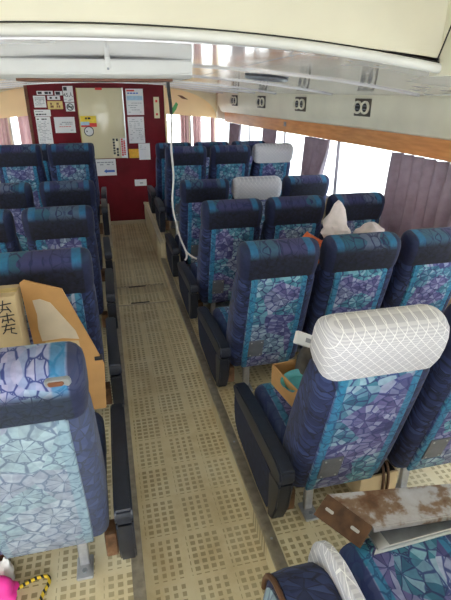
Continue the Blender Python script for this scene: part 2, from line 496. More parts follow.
# ceiling: reflective sheets with battens
def ceil_grid(x0, x1, y0, y1, nx, ny, th=.012, dz=0):
    bm = bmesh.new()
    lo = [[bm.verts.new((x0+(x1-x0)*i/nx, y0+(y1-y0)*j/ny, ceil_z(x0+(x1-x0)*i/nx, y0+(y1-y0)*j/ny)+dz)) for i in range(nx+1)] for j in range(ny+1)]
    hi = [[bm.verts.new(v.co + Vector((0, 0, th))) for v in r] for r in lo]
    for j in range(ny):
        for i in range(nx):
            bm.faces.new((lo[j][i], lo[j+1][i], lo[j+1][i+1], lo[j][i+1]))
            bm.faces.new((hi[j][i], hi[j][i+1], hi[j+1][i+1], hi[j+1][i]))
    for j in range(ny):
        bm.faces.new((lo[j][0], hi[j][0], hi[j+1][0], lo[j+1][0])); bm.faces.new((lo[j][nx], lo[j+1][nx], hi[j+1][nx], hi[j][nx]))
    for i in range(nx):
        bm.faces.new((lo[0][i], lo[0][i+1], hi[0][i+1], hi[0][i])); bm.faces.new((lo[ny][i], hi[ny][i], hi[ny][i+1], lo[ny][i+1]))
    return bm
YH, XW = 1.80, 1.28          # header line and half width of the raised roof well
cl = struct(link('ceiling', mesh_from_bm('ceiling', ceil_grid(-2.15, 2.15, YH, 7.7, 24, 16, .02, .012), 'white')))
xs = [-2.1, -.75, .75, 2.1]; yy = [1.82, 2.9, 4.0, 5.1, 6.2, 7.6]
for a, b in zip(yy, yy[1:]):
    for c, d in zip(xs, xs[1:]):
        link('ceiling_panel', mesh_from_bm('ceiling_panel', ceil_grid(c+.004, d-.004, a+.004, b-.004, 8, 3, .01), 'ceil'), cl)
for y in yy[1:-1] + [5.65, 6.8]:
    link('batten', mesh_from_bm('batten', ceil_grid(-1.95, 1.95, y-.02, y+.02, 20, 1, .012, -.010), 'ceil'), cl)
for s in (-1, 1):
    a, b = sorted((s*(XW+.045), s*2.15))
    struct(link('ceiling_side', mesh_from_bm('ceiling_side', ceil_grid(a, b, YA, YH+.05, 6, 4, .08), 'duct')))
# raised roof well
struct(box('ceiling_well', (-XW-.04, XW+.04, YA, YH+.06, 2.36, 2.40), 'cream'))
for s in (-1, 1):
    a, b = sorted((s*XW, s*(XW+.04)))
    poly_side = [(YA, 1.70), (YH+.05, 1.70), (YH, 2.37), (YA, 2.37)]
    struct(link('wall_well_'+('right' if s > 0 else 'left'), mesh_from_bm('well_wall', prism_bm(poly_side, 'x', a, b), 'cream')))
# header with arched lower edge
def head_z(x): return 1.822 - .060*x*x
N = 28
bm = bmesh.new()
secs = []
for i in range(N+1):
    x = -XW-.08 + (2*XW+.16)*i/N; z = head_z(x)-.004
    secs.append([(x, YH, z), (x, YH+.05, z), (x, YH+.05, 2.38), (x, YH, 2.38)])
rings(bm, secs)
hd = struct(link('header_beam', mesh_from_bm('header', bm, 'cream')))
tr = [(-XW + 2*XW*i/N) for i in range(N+1)]
bm = bmesh.new(); secs = []
for x in tr:
    z = head_z(x); s = []
    for k in range(10):
        a = math.radians(90 + 36*k)
        s.append((x, YH-.004+.019*math.cos(a), z+.002+.0185*math.sin(a)))
    secs.append(s)
rings(bm, secs)
link('half_round_trim', mesh_from_bm('trim', bm, 'white'), hd)
bm = tube_bm([(x, YH-.003, head_z(x)+.023) for x in tr], .0025, 6)
link('dark_joint', mesh_from_bm('joint', bm, 'dark'), hd)
arc = [(XW-.012, YH-.30*k/8, head_z(XW)+.02 + .42*(math.sin(math.pi/2*k/8))) for k in range(9)]
link('dark_joint', mesh_from_bm('joint2', tube_bm(arc, .003, 6), 'dark'), hd)

# aft end: a wide open entrance
for nm, d in (('wall_aft_left', (-2.2, -.95, YA-.06, YA, -.05, 2.4)), ('wall_aft_right', (.95, 2.2, YA-.06, YA, -.05, 2.4)), ('wall_aft_top', (-.95, .95, YA-.06, YA, 2.1, 2.4))):
    struct(box(nm, d, 'cream'))

# central bulkhead block
bk = struct(box('bulkhead', (-.80, .785, YB, YF-.05, -.02, 1.745), 'maroon'))
box('edge_trim', (-.835, -.80, YB-.012, YB+.03, ZR, 1.73), 'brown', bk, .004)
box('edge_trim', (.785, .81, YB-.012, YB+.03, ZR, 1.71), 'arch', bk, .004)
struct(box('baseboard_bulkhead', (AX0+.002, AX1-.002, YB-.02, YB-.001, .001, .05), 'wallbeige', None, .004))

# front walls on both sides of the block, with windows and arched valances
for side in (1, -1):
    xa, xb = (.81, 1.72)
    def sx(v): return side*v
    bm = bmesh.new()
    def fb(x0, x1, z0, z1):
        a, b = sorted((sx(x0), sx(x1))); bm_box(a, b, YF, YF+.06, z0, z1, bm=bm)
    fb(xa-.05, xb, -.05, .80); fb(xa-.05, xb, 1.36, 2.4); fb(xa-.05, xa+.02, .8, 1.36); fb(1.24, 1.30, .8, 1.36); fb(1.68, xb, .8, 1.36)
    fw = struct(link('wall_front_'+('right' if side > 0 else 'left'), mesh_from_bm('front_wall', bm, 'duct')))
    for k, (x0, x1) in enumerate(((.83, 1.24), (1.30, 1.68))):
        a, b = sorted((sx(x0), sx(x1)))
        win = bpy.data.objects.new('window_%d' % (15+k+(2 if side < 0 else 0)), None); COL.objects.link(win); struct(win)
        box('pane', (a, b, YF+.03, YF+.036, .80, 1.36), 'glass', win)
        box('mullion', (a, a+.02, YF+.02, YF+.05, .80, 1.36), 'alu', win); box('mullion', (b-.02, b, YF+.02, YF+.05, .80, 1.36), 'alu', win)
        box('rail', (a+.02, b-.02, YF+.02, YF+.05, .80, .82), 'alu', win)
    # arched panel (quarter ellipse towards the hull), a thick curved slab
    poly = [(xa, 1.34), (1.66, 1.27)]
    for k in range(0, 13):
        a = math.radians(90*k/12)
        poly.append((xa + .02 + .84*math.cos(a), 1.28 + .40*math.sin(a)))
    poly.append((xa, 1.68))
    bm = prism_bm([(sx(p[0]), p[1]) for p in poly], 'y', YF-.14, YF-.10)
    ap = struct(link('trim_%d' % (3 if side > 0 else 4), mesh_from_bm('arch', bm, 'arch')))
    if side > 0:
        link('slot', mesh_from_bm('slot', prism_bm([(1.10, 1.585), (1.17, 1.575), (1.26, 1.52), (1.17, 1.535)], 'y', YF-.145, YF-.138), 'brown'), ap)

# ================================================================ SEATS
TH = math.radians(16.0)
BD = Vector((0, -math.sin(TH), math.cos(TH)))     # up along the back
BN = Vector((0, -math.cos(TH), -math.sin(TH)))    # rear normal (towards the row behind)
B0 = Vector((0, .02, .185))
def bp(x, s, n):
    return Vector((x, 0, 0)) + B0 + BD*s + BN*n
def back_loft(secs, nc=4):
    bm = bmesh.new()
    rings(bm, [[bp(x, s, n) for x, n in rrect(hw, hd, r, nc, off)] for s, hw, hd, r, off in secs])
    return bm
ME = {}
# backrest shell
ME['backrest'] = mesh_from_bm('backrest', back_loft([(.0, .170, .03, .02, -.02), (.004, .178, .06, .03, -.022), (.03, .186, .078, .042, -.024), (.15, .192, .088, .046, -.030), (.30, .193, .086, .046, -.027), (.49, .192, .076, .045, -.018), (.59, .190, .066, .042, -.010), (.630, .184, .05, .036, -.006), (.638, .168, .03, .028, -.004)]), 'side')
ME['rear_panel'] = mesh_from_bm('rear_panel', back_loft([(.012, .124, .004, .004, .054), (.018, .133, .008, .006, .055), (.1, .138, .011, .008, .058), (.3, .139, .012, .008, .058), (.5, .138, .011, .008, .057), (.616, .137, .008, .006, .053), (.623, .130, .004, .003, .050)]), 'panel')
HS = [(.545, .172, .04, .03, -.004), (.552, .186, .058, .04, -.006), (.60, .191, .066, .045, -.008), (.66, .192, .069, .046, -.01), (.715, .192, .067, .046, -.012), (.746, .190, .060, .044, -.013), (.765, .187, .050, .042, -.014), (.774, .180, .036, .032, -.015), (.778, .166, .020, .018, -.016)]
HS = [(.615 + (s_-.545)*.162/.232, *q) for s_, *q in HS]
ME['headrest'] = mesh_from_bm('headrest', back_loft(HS), 'head')
CS = [(.624, .186, .069, .046, -.007)] + [(s, hw+.006, hd+.007, r+.002, off) for s, hw, hd, r, off in HS[2:6]] + [(.772, .190, .052, .046, -.014), (.782, .179, .037, .035, -.015), (.786, .160, .020, .019, -.016)]
ME['headrest_cover'] = mesh_from_bm('headrest_cover', back_loft(CS), 'lace')
# cushion
def cush():
    bm = bmesh.new(); secs = []
    for y, hw, hd, off in ((.035, .165, .035, .252), (.05, .178, .05, .255), (.2, .184, .056, .258), (.36, .184, .060, .262), (.45, .180, .058, .262), (.485, .172, .048, .26), (.50, .15, .03, .258)):
        secs.append([(x, y, n) for x, n in rrect(hw, hd, .04, 4, off)])
    return rings(bm, secs)
ME['seat_cushion'] = mesh_from_bm('seat_cushion', cush(), 'cushion')
ME['rails'] = [mesh_from_bm('frame_rail', bm_box(-.18, .18, a_, b_, .165, .20, .006, 1), 'grey') for a_, b_ in ((.04, .10), (.38, .42))]
def leg_bm(y):
    return bm_box(-.017, .017, y-.012, y+.012, .012, .20, .004, 1)
ME['leg_rear'] = mesh_from_bm('leg', leg_bm(.03), 'leg'); ME['leg_front'] = mesh_from_bm('leg', leg_bm(.38), 'leg')
def foot_bm(y):
    return bm_box(-.028, .028, y-.06, y+.03, .0005, .014, .005, 2)
ME['foot_rear'] = mesh_from_bm('foot_plate', foot_bm(.03), 'leg'); ME['foot_front'] = mesh_from_bm('foot_plate', foot_bm(.38), 'leg')
ME['bolt'] = mesh_from_bm('bolt', cyl_bm((0, -.005, .013), .009, .008, seg=6), 'grey')
# armrest: quilted side panel, plastic pad, end cap, bracket (built for x = 0)
AP = [(-.07, .15), (.02, .055), (.14, .045), (.44, .075), (.50, .11), (.52, .19), (.515, .27), (-.095, .275)]
bmz = prism_bm(AP, 'x', -.022, .022); bmesh.ops.bevel(bmz, geom=bmz.edges[:], offset=.010, segments=2, affect='EDGES')
ME['side_panel'] = mesh_from_bm('side_panel', bmz, 'armfab')
PP = [(-.12, .325), (-.112, .355), (-.05, .367), (.20, .353), (.46, .332), (.505, .318), (.515, .295), (.50, .275), (.44, .268), (.2, .280), (-.06, .290), (-.112, .300)]
bmz = prism_bm(PP, 'x', -.028, .028); bmesh.ops.bevel(bmz, geom=bmz.edges[:], offset=.007, segments=2, affect='EDGES')
ME['arm_pad'] = mesh_from_bm('arm_pad', bmz, 'pad')
EP = [(-.115, .298), (-.10, .285), (-.085, .16), (-.045, .075), (-.005, .06), (.0, .27)]
bmz = prism_bm(EP, 'x', -.027, .027); bmesh.ops.bevel(bmz, geom=bmz.edges[:], offset=.006, segments=2, affect='EDGES')
ME['end_cap'] = mesh_from_bm('end_cap', bmz, 'pad')
RP = [(-.12, .286), (.05, .284), (.2, .276), (.44, .262), (.5, .270), (.5, .282), (.44, .275), (.2, .289), (.0, .298)]
ME['pivot'] = mesh_from_bm('pivot', cyl_bm((-.024, -.075, .318), .012, .048, 'x', 12), 'brown')
ME['bracket'] = mesh_from_bm('bracket', bm_box(-.02, .02, -.03, .04, .085, .18, .004, 1), 'rust')
# grey plate on the rear of the back
def plate_bm():
    bm = bmesh.new()
    rings(bm, [[bp(x, s, n) for x, s in ((-.112, .11), (-.035, .11), (-.035, .225), (-.112, .225))] for n in (.066, .0745)])
    return bm
ME['back_plate'] = mesh_from_bm('back_plate', plate_bm(), 'plate', False)
def screw_bm():
    bm = bmesh.new()
    for x, s in ((-.10, .122), (-.047, .122), (-.10, .213), (-.047, .213)):
        rings(bm, [[bp(x+.004*math.cos(a), s+.004*math.sin(a), n) for a in [k*math.pi/4 for k in range(8)]] for n in (.0745, .0765)])
    return bm
def one_screw(x, s):
    bm = bmesh.new()
    rings(bm, [[bp(x+.004*math.cos(a), s+.004*math.sin(a), n) for a in [k*math.pi/4 for k in range(8)]] for n in (.0745, .0765)])
    return mesh_from_bm('screw', bm, 'leg')
ME['screws'] = [one_screw(x, s) for x, s in ((-.10, .122), (-.047, .122), (-.10, .213), (-.047, .213))]
# ashtray in the top corner of a headrest
def ash():
    bm = bmesh.new()
    rings(bm, [[bp(.132 + x, .748 + n, nn) for x, n in rrect(.030*k, .013*k, .011*k, 4)] for nn, k in ((.020, 1), (.048, 1), (.052, .9))])
    return bm
ME['ashtray'] = mesh_from_bm('ashtray', ash(), 'grey')
def ash_lid():
    bm = bmesh.new()
    rings(bm, [[bp(.128 + x, .749 + n, nn) for x, n in rrect(.019*k, .007*k, .006*k, 4)] for nn, k in ((.051, 1), (.055, .85))])
    return bm
ME['ash_lid'] = mesh_from_bm('ashtray_lid', ash_lid(), 'brown')

GROUP = 'blue floral cabin seats in rows'
def variant(key, mat):
    k = key + '_' + mat
    if k not in ME:
        ME[k] = ME[key].copy(); ME[k].materials.clear(); ME[k].materials.append(MAT[mat])
    return ME[k]
def seat(x, y, z, side, label, cover=False, arm=False, plate=True, pale=False, ashtray=False, rz=0.0, back=True, rx=0.0, tall=1.0, arm_dy=0.0):
    r = thing('cabin_seat', label, 'seat', (x, y, z), (rx, 0, rz), GROUP); r.scale = (1, 1, tall)
    P = lambda n, me, p=None, loc=None: link(n, me, p or r, loc)
    if back:
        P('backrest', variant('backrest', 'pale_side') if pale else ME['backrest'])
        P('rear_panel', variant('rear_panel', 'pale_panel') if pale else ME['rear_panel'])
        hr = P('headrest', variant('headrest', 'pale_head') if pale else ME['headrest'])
        if cover:
            c = P('headrest_cover', ME['headrest_cover']); c['label'] = 'white lace headrest cover'
        if ashtray:
            a = P('ashtray', ME['ashtray'], hr); P('ashtray_lid', ME['ash_lid'], hr)
        if plate:
            pl = P('back_plate', ME['back_plate']); pl['label'] = 'grey metal plate on the seat back'
            for s in ME['screws']: P('screw', s, pl)
    P('seat_cushion', ME['seat_cushion'])
    for m_ in ME['rails']: P('frame_rail', m_)
    lx = -.085*side
    for nm in ('rear', 'front'):
        l = P('leg', ME['leg_'+nm], None, (lx, 0, 0)); P('foot_plate', ME['foot_'+nm], l)
        if nm == 'rear': P('bolt', ME['bolt'], l)
    if arm:
        ax = -.238*side
        a = P('armrest', ME['arm_pad'], None, (ax, arm_dy, 0)); P('side_panel', ME['side_panel'], a); P('end_cap', ME['end_cap'], a); P('pivot', ME['pivot'], a)
        b = P('bracket', ME['bracket'], None, (ax + .052*side, 0, 0)); b['label'] = 'rusty white seat bracket'
    return r

C1, C2, C3 = .735, 1.155, 1.575
RY = [1.27, 2.16, 3.02, 3.86, 4.72, 5.56]
ordn = ['nearest', 'second', 'third', 'fourth', 'fifth', 'farthest']
for i, y in enumerate(RY):
    z = ZP if i < 4 else ZR
    for j, x in enumerate((C1, C2, C3)):
        if i == 0 and j == 2: continue
        cover = (i, j) in ((0, 0), (3, 1), (4, 2))
        pos = ['aisle', 'middle', 'window'][j]
        if i == 0 and j == 0: lab = 'large near aisle seat with white lace headrest cover, right of the aisle'
        elif cover: lab = 'blue floral %s seat with white lace headrest cover, %s row right of the aisle' % (pos, ordn[i])
        else: lab = 'blue floral %s seat with dark headrest, %s row right of the aisle' % (pos, ordn[i])
        rz = random.uniform(-.02, .02)
        seat(x, y, z, 1, lab, cover, j == 0, j < 2 or i < 2, rz=rz if i else 0, tall=(.995, .955, .965, .95, .95, .90)[i])
# seat of the row beside the camera: only its cushion and armrest reach into view
seat(C1, .41, ZP, 1, 'blue floral seat cushion under the rusty metal tray at the bottom right corner', False, True, False, arm_dy=-.14)

LY = [1.225, 2.10, 2.98, 3.84, 4.72, 5.56]
LX1, LX2 = -.285, -.715
for i, y in enumerate(LY):
    z = ZP if i < 4 else ZR
    for j, x in enumerate((LX1, LX2)):
        if i < 2 and j: continue
        if i == 0: lab = 'pale floral aisle seat with small ashtray, nearest left of the aisle'
        else: lab = 'blue floral %s seat with dark headrest, %s row left of the aisle' % (('aisle', 'inner')[j], ordn[i])
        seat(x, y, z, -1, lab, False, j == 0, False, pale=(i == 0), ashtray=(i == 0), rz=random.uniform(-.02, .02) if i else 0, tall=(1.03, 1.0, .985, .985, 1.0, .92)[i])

# ================================================================ LOOSE THINGS
# loose backrest lying on its side by the aisle edge, bottom right
lb = thing('loose_backrest', 'loose blue floral backrest lying on its side with white cover and brown piping', 'backrest', (.385, .40, .12))
def side_loft(secs, th0, th1, mat):
    pass
def lbp(x, prof):  # prof in (y, z)
    return [(x, p[0], p[1]) for p in prof]
def corner_prof(y0, y1, z0, z1, r, n=8):
    pts = [(y0, z0), (y1, z0)]
    for k in range(n+1):
        a = math.radians(90*k/n); pts.append((y1-r+r*math.cos(a), z1-r+r*math.sin(a)))
    pts.append((y0, z1)); return pts
bm = bmesh.new()
rings(bm, [lbp(x, corner_prof(-.35+d, .39-d, 0+d, .50-d, .13)) for x, d in ((-.095, .02), (-.085, .004), (-.05, 0), (.02, 0), (.035, .008))])
link('body', mesh_from_bm('body', bm, 'side'), lb)
bm = bmesh.new()
rings(bm, [lbp(x, corner_prof(-.34+d, .365-d, .02+d, .475-d, .11)) for x, d in ((-.112, .02), (-.10, .004), (-.088, .006))])
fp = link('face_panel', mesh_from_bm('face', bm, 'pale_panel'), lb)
bm = bmesh.new()
rings(bm, [lbp(x, corner_prof(.02+d, .42-d, .02+d, .535-d, .14)) for x, d in ((.036, .01), (.046, 0), (.062, 0), (.072, .012), (.076, .03))])
cv = link('headrest_cover', mesh_from_bm('cover', bm, 'lace'), lb); cv['label'] = 'white lace headrest cover'
pp = corner_prof(-.34, .382, .03, .492, .125)[2:]
link('piping', mesh_from_bm('piping', tube_bm([(-.094, p[0], p[1]) for p in pp], .007, 8), 'strap'), lb)

# rusty tray
t = thing('rusty_metal_tray', 'rusty white-painted steel tray with a slotted end flange on the bottom right seat', 'metal tray', (.62, .93, .446))
def quad_slab(pts, th, name, mat, parent, nrm=None):
    P = [Vector(p) for p in pts]; n = (P[1]-P[0]).cross(P[2]-P[0]).normalized() if nrm is None else Vector(nrm)
    bm = bmesh.new(); rings(bm, [[p for p in P], [p + n*th for p in P]])
    return link(name, mesh_from_bm(name, bm, mat, False), parent)
quad_slab([(-.045, .085, .052), (.03, -.055, .048), (.42, -.075, .046), (.42, .03, .046)], .004, 'top_plate', 'rust', t, (0, 0, 1))
fl_ = quad_slab([(-.045, .085, .056), (.03, -.055, .052), (-.015, -.075, -.0), (-.095, .068, .0)], .004, 'end_flange', 'rustdark', t, (-.6, 0, .6))
for u in (.22, .78):
    a = Vector((-.070, .0765, .028)).lerp(Vector((.0075, -.065, .026)), u)
    e = Vector((.0775, -.1415, -.002)).normalized(); w = Vector((-.0475, -.0185, -.054)).normalized(); nn = Vector((-.6, -.05, .55)).normalized()
    bm = bmesh.new()
    rings(bm, [[a + e*p + w*q + nn*h_ for p, q in rrect(.014, .005, .0045, 4)] for h_ in (.0045, .0062)])
    link('slot', mesh_from_bm('slot', bm, 'slotgrey'), fl_)
quad_slab([(.03, -.055, .048), (.42, -.075, .046), (.42, -.075, .028), (.035, -.053, .030)], .003, 'lip', 'rust', t, (0, -1, 0))
g = thing('grey_metal_tray', 'light grey metal tray with slanted rim below the rusty tray', 'metal tray', (.82, .86, .442))
quad_slab([(-.17, -.02, .004), (.30, .0, .004), (.30, .1, .004), (-.17, .08, .004)], .003, 'bottom', 'grey', g, (0, 0, 1))
quad_slab([(-.17, -.02, .004), (.30, .0, .004), (.30, -.012, .028), (-.14, -.03, .028)], .003, 'rim', 'alu', g)
quad_slab([(-.17, -.02, .004), (-.17, .08, .004), (-.15, .08, .028), (-.14, -.03, .028)], .003, 'rim', 'alu', g)
quad_slab([(-.185, -.03, .0), (.30, -.01, .0), (.30, .005, .0), (-.17, -.015, .0)], .004, 'lip', 'white', g, (0, 0, 1))

# cardboard on the nearest left seat
c = thing('cardboard_box', 'beige cardboard box with black handwriting on the pale left seat', 'cardboard box', (-.505, 1.74, .4525))
box('carton', (-.16, .16, -.10, .02, 0, .55), 'cartonpale', c, .004)
box('packing_tape', (-.16, .16, -.058, -.022, .5505, .552), 'gold', c)
strokes = [[(.100, .520), (.145, .526)], [(.120, .538), (.112, .500), (.100, .490)], [(.128, .515), (.140, .492)], [(.108, .505), (.135, .503)],
           [(.102, .478), (.148, .482)], [(.125, .490), (.124, .452)], [(.110, .470), (.104, .455)], [(.134, .470), (.146, .456)], [(.108, .462), (.140, .465)],
           [(.100, .440), (.146, .446)], [(.118, .450), (.108, .420), (.100, .412)], [(.130, .436), (.128, .414), (.146, .408)], [(.106, .426), (.142, .430)]]
bm = bmesh.new()
for st in strokes: tube_bm([(p[0], -.1008, p[1]) for p in st], .0022, 5, bm)
link('handwriting', mesh_from_bm('handwriting', bm, 'ink'), c)
p = thing('cardboard_sheet', 'orange-brown cardboard sheet with torn white label leaning beside the beige box', 'cardboard', (-.208, 1.70, .453), (math.radians(-2), 0, 0))
poly = [(-.13, .565), (-.115, .575), (.01, .53), (.118, .235), (.13, .20), (.118, .0), (-.10, .0)]
link('sheet', mesh_from_bm('sheet', prism_bm(poly, 'y', 0, .012), 'carton'), p)
lab = [(-.096, .497), (-.07, .50), (-.036, .482), (.038, .362), (.048, .325), (-.01, .335), (-.085, .331), (-.092, .383), (-.088, .44)]
link('torn_label', mesh_from_bm('torn_label', prism_bm(lab, 'y', -.002, .0), 'labeltan'), p)
link('label_scrap', mesh_from_bm('label_scrap', prism_bm([(-.075, .327), (.045, .318), (.048, .29), (-.06, .295)], 'y', -.0022, .0), 'cartonpale'), p)
box('clip', (.095, .125, -.006, .018, .225, .24), 'dark', p, .002)

# things on the cushion of the white-covered near right seat
ct = thing('small_carton', 'small open brown carton on the near white-covered right seat', 'carton', (.745, 1.60, .449), (0, 0, .15))
for nm, d in (('carton_side', (-.10, -.094, -.13, .13, 0, .10)), ('carton_side', (.094, .10, -.13, .13, 0, .10)), ('carton_side', (-.094, .094, -.13, -.124, 0, .10)), ('carton_side', (-.094, .094, .124, .13, 0, .10)), ('carton_bottom', (-.094, .094, -.124, .124, 0, .006))):
    box(nm, d, 'carton', ct)
def lathe(prof, seg=28):
    bm = bmesh.new()
    rings(bm, [[(r*math.cos(2*math.pi*k/seg), r*math.sin(2*math.pi*k/seg), z) for k in range(seg)] for r, z in prof]); return bm
bw = tag(link('teal_bowl', mesh_from_bm('bowl', lathe([(.035, 0), (.06, .012), (.072, .035), (.075, .036), (.068, .032), (.055, .012), (.03, .007)]), 'bowl'), None, (.70, 1.57, .517), (0, -.2, 0)), 'shallow teal plastic bowl in the small brown carton', 'bowl')
bm = bmesh.new(); secs = []
for i, (z, k) in enumerate(((0, .8), (.05, 1), (.14, .95), (.18, .7), (.195, .45))):
    secs.append([(.07*k*math.cos(a)*(1+.12*math.sin(3*a+i)), .05*k*math.sin(a)*(1+.1*math.cos(4*a+i)), z) for a in [q*math.pi/10 for q in range(20)]])
rings(bm, secs)
tag(link('cloth_pouch', mesh_from_bm('pouch', bm, 'darkbag'), None, (.78, 1.65, .458)), 'dark taupe cloth pouch behind the teal bowl', 'pouch')
pk = tag(box('paper_packet', (-.065, .065, -.012, .012, 0, .055), 'paper', None, .004, loc=(.755, 1.65, .652), rot=(-.5, .45, 0)), 'white paper packet with grey marks above the cloth pouch', 'packet')
box('printed_mark', (-.02, .02, -.0132, -.012, .018, .036), 'inkgrey', pk)

# wooden-look carton with strap under the near right seats
hb = thing('strapped_carton', 'small tan carton with dark leather strap on the floor under the near right seats', 'carton', (.955, 1.345, ZP+.001), (0, 0, .06))
box('carton', (-.09, .085, -.05, .05, 0, .11), 'cartonpale', hb, .004)
box('lid_opening', (-.08, .075, -.04, .04, .108, .1115), 'dark', hb)
for x in (.012, .034):
    link('strap', mesh_from_bm('strap', tube_bm(smooth_path([(x, -.055, .006), (x, -.056, .09), (x, -.035, .145), (x, 0, .155), (x, .035, .14), (x, .056, .08)]), .006, 6), 'strap'), hb)

# orange vests and thin bags heaped on the second right row
def lump(name, loc, sx_, sy_, sz_, mat, label, cat, seed, spike=0.0):
    rr = random.Random(seed); bm = bmesh.new()
    bmesh.ops.create_icosphere(bm, subdivisions=3, radius=1)
    ph = [rr.uniform(0, 6) for _ in range(6)]
    for v in bm.verts:
        d = 1 + .16*math.sin(5*v.co.x+ph[0]) * math.cos(4*v.co.y+ph[1]) + .10*math.sin(9*v.co.z+ph[2]+3*v.co.x) + rr.uniform(-.05, .05)
        top = max(0, v.co.z)
        v.co = Vector((v.co.x*sx_*d, v.co.y*sy_*d, (v.co.z*d*sz_ if v.co.z > -.55 else -.55*sz_) + spike*top**6))
    for v in bm.verts: v.co.z += .55*sz_
    return tag(link(name, mesh_from_bm(name, bm, mat), None, loc), label, cat)
lump('life_vest', (1.16, 2.50, .432), .13, .135, .30, 'vest', 'folded orange life vest on the middle seat of the second right row', 'life vest', 3)
lump('life_vest', (1.56, 2.50, .432), .13, .135, .27, 'vest', 'folded orange life vest on the window seat of the second right row', 'life vest', 4)
lump('plastic_bag', (1.25, 2.46, .865), .085, .08, .075, 'plastic', 'crumpled white plastic bag standing in a peak behind the second right row', 'bag', 5, .10)
lump('plastic_bag', (1.47, 2.46, .825), .085, .08, .07, 'plastic', 'low crumpled pinkish bag beside the peaked white bag', 'bag', 9, .02)

# pink cloth, brown pouch and rope bottom left
lump('pink_cloth', (-.47, 1.19, ZP+.001), .06, .05, .05, 'pink', 'hot pink ruffled cloth on the floor at the bottom left', 'cloth', 11, .02)
lump('brown_pouch', (-.50, 1.33, ZP+.001), .045, .05, .12, 'strap', 'reddish brown leather pouch behind the pink cloth', 'pouch', 12)
lump('white_rag', (-.455, 1.265, ZP+.001), .022, .025, .06, 'paper', 'small white rag between pink cloth and brown pouch', 'rag', 13)
rp = smooth_path([(-.44, 1.20, ZP+.012), (-.40, 1.222, ZP+.008), (-.36, 1.238, ZP+.008), (-.325, 1.235, ZP+.008), (-.318, 1.21, ZP+.008), (-.335, 1.17, ZP+.008), (-.35, 1.10, ZP+.008)])
tag(link('striped_rope', mesh_from_bm('rope', tube_bm(rp, .006, 8), 'rope')), 'yellow and black twisted rope curling on the floor at bottom left', 'rope')

# curtains along the right hull and at the front
def curtain(name, label, pts, ztop, zbot, pinch=0.0, folds=6, group='mauve window curtains', mat='curtain', amp=.036):
    """pts: start and end (x, y) along the rail"""
    a, b = Vector((*pts[0], 0)), Vector((*pts[1], 0)); L = (b-a).length
    d = (b-a).normalized(); n = Vector((d.y, -d.x, 0)); nu, nv = folds*8, 10
    bm = bmesh.new(); rows = []
    for side in (0, 1):
        g_ = []
        for j in range(nv+1):
            v = j/nv; z = ztop + (zbot-ztop)*v
            k = 1 - pinch*math.sin(min(1, v*1.15)*math.pi/2)**2
            row = []
            for i in range(nu+1):
                u = i/nu; w = amp*math.sin(u*folds*2*math.pi + .6*math.sin(3*v)) + .35*amp*math.sin(u*folds*5.1 + 2*v)
                row.append(bm.verts.new(a + d*(L*(.5*0 + u*k)) + n*(w*(.55+.45*v) + side*.004) + Vector((0, 0, z))))
            g_.append(row)
        rows.append(g_)
    for s in (0, 1):
        for j in range(nv):
            for i in range(nu):
                q = (rows[s][j][i], rows[s][j][i+1], rows[s][j+1][i+1], rows[s][j+1][i])
                bm.faces.new(q if s == 0 else q[::-1])
    for j in range(nv):
        bm.faces.new((rows[0][j][0], rows[0][j+1][0], rows[1][j+1][0], rows[1][j][0]))
        bm.faces.new((rows[0][j][nu], rows[1][j][nu], rows[1][j+1][nu], rows[0][j+1][nu]))
    for i in range(nu):
        for j in (0, nv):
            q = (rows[0][j][i], rows[1][j][i], rows[1][j][i+1], rows[0][j][i+1]); bm.faces.new(q)
    return tag(link(name, mesh_from_bm(name, bm, mat)), label, 'curtain', group)
def wp(y, off=.085): return (wx(y)-off, y)
curtain('curtain', 'wide mauve curtain hanging at the right edge, nearest window', (wp(3.16), wp(2.2)), 1.25, .60, .03, 8)
curtain('curtain', 'mauve curtain gathered left of the large bright right window', (wp(4.47), wp(4.06)), 1.25, .62, .35, 5)
curtain('curtain', 'narrow mauve curtain behind the white-covered far right seat', (wp(5.55, .06), wp(5.18, .06)), 1.25, .62, .3, 4, amp=.018)
curtain('curtain', 'farthest mauve curtain on the right hull windows', (wp(6.58), wp(6.2)), 1.25, .62, .2, 4)
for lab_, x0, x1 in (('pink-mauve front curtain against the bulkhead edge, right of it', .84, .93), ('pink-mauve front curtain second from the bulkhead on the right', 1.14, 1.27), ('pink-mauve front curtain under the arch, third from the bulkhead', 1.33, 1.46), ('brownish front curtain in the right front corner', 1.60, 1.66)):
    curtain('front_curtain', lab_, ((x0, YF-.045), (x1, YF-.045)), 1.36, .70, .05, 3, 'front window curtains', 'curtain_pale', .018)
for lab_, x0, x1 in (('pale front curtain at the left frame edge', -1.40, -1.25), ('pale mauve front curtain next to the bulkhead, left of it', -1.12, -.85)):
    curtain('front_curtain', lab_, ((x0, YF-.045), (x1, YF-.045)), 1.38, .70, .05, 3, 'front window curtains', 'curtain_pale', .018)

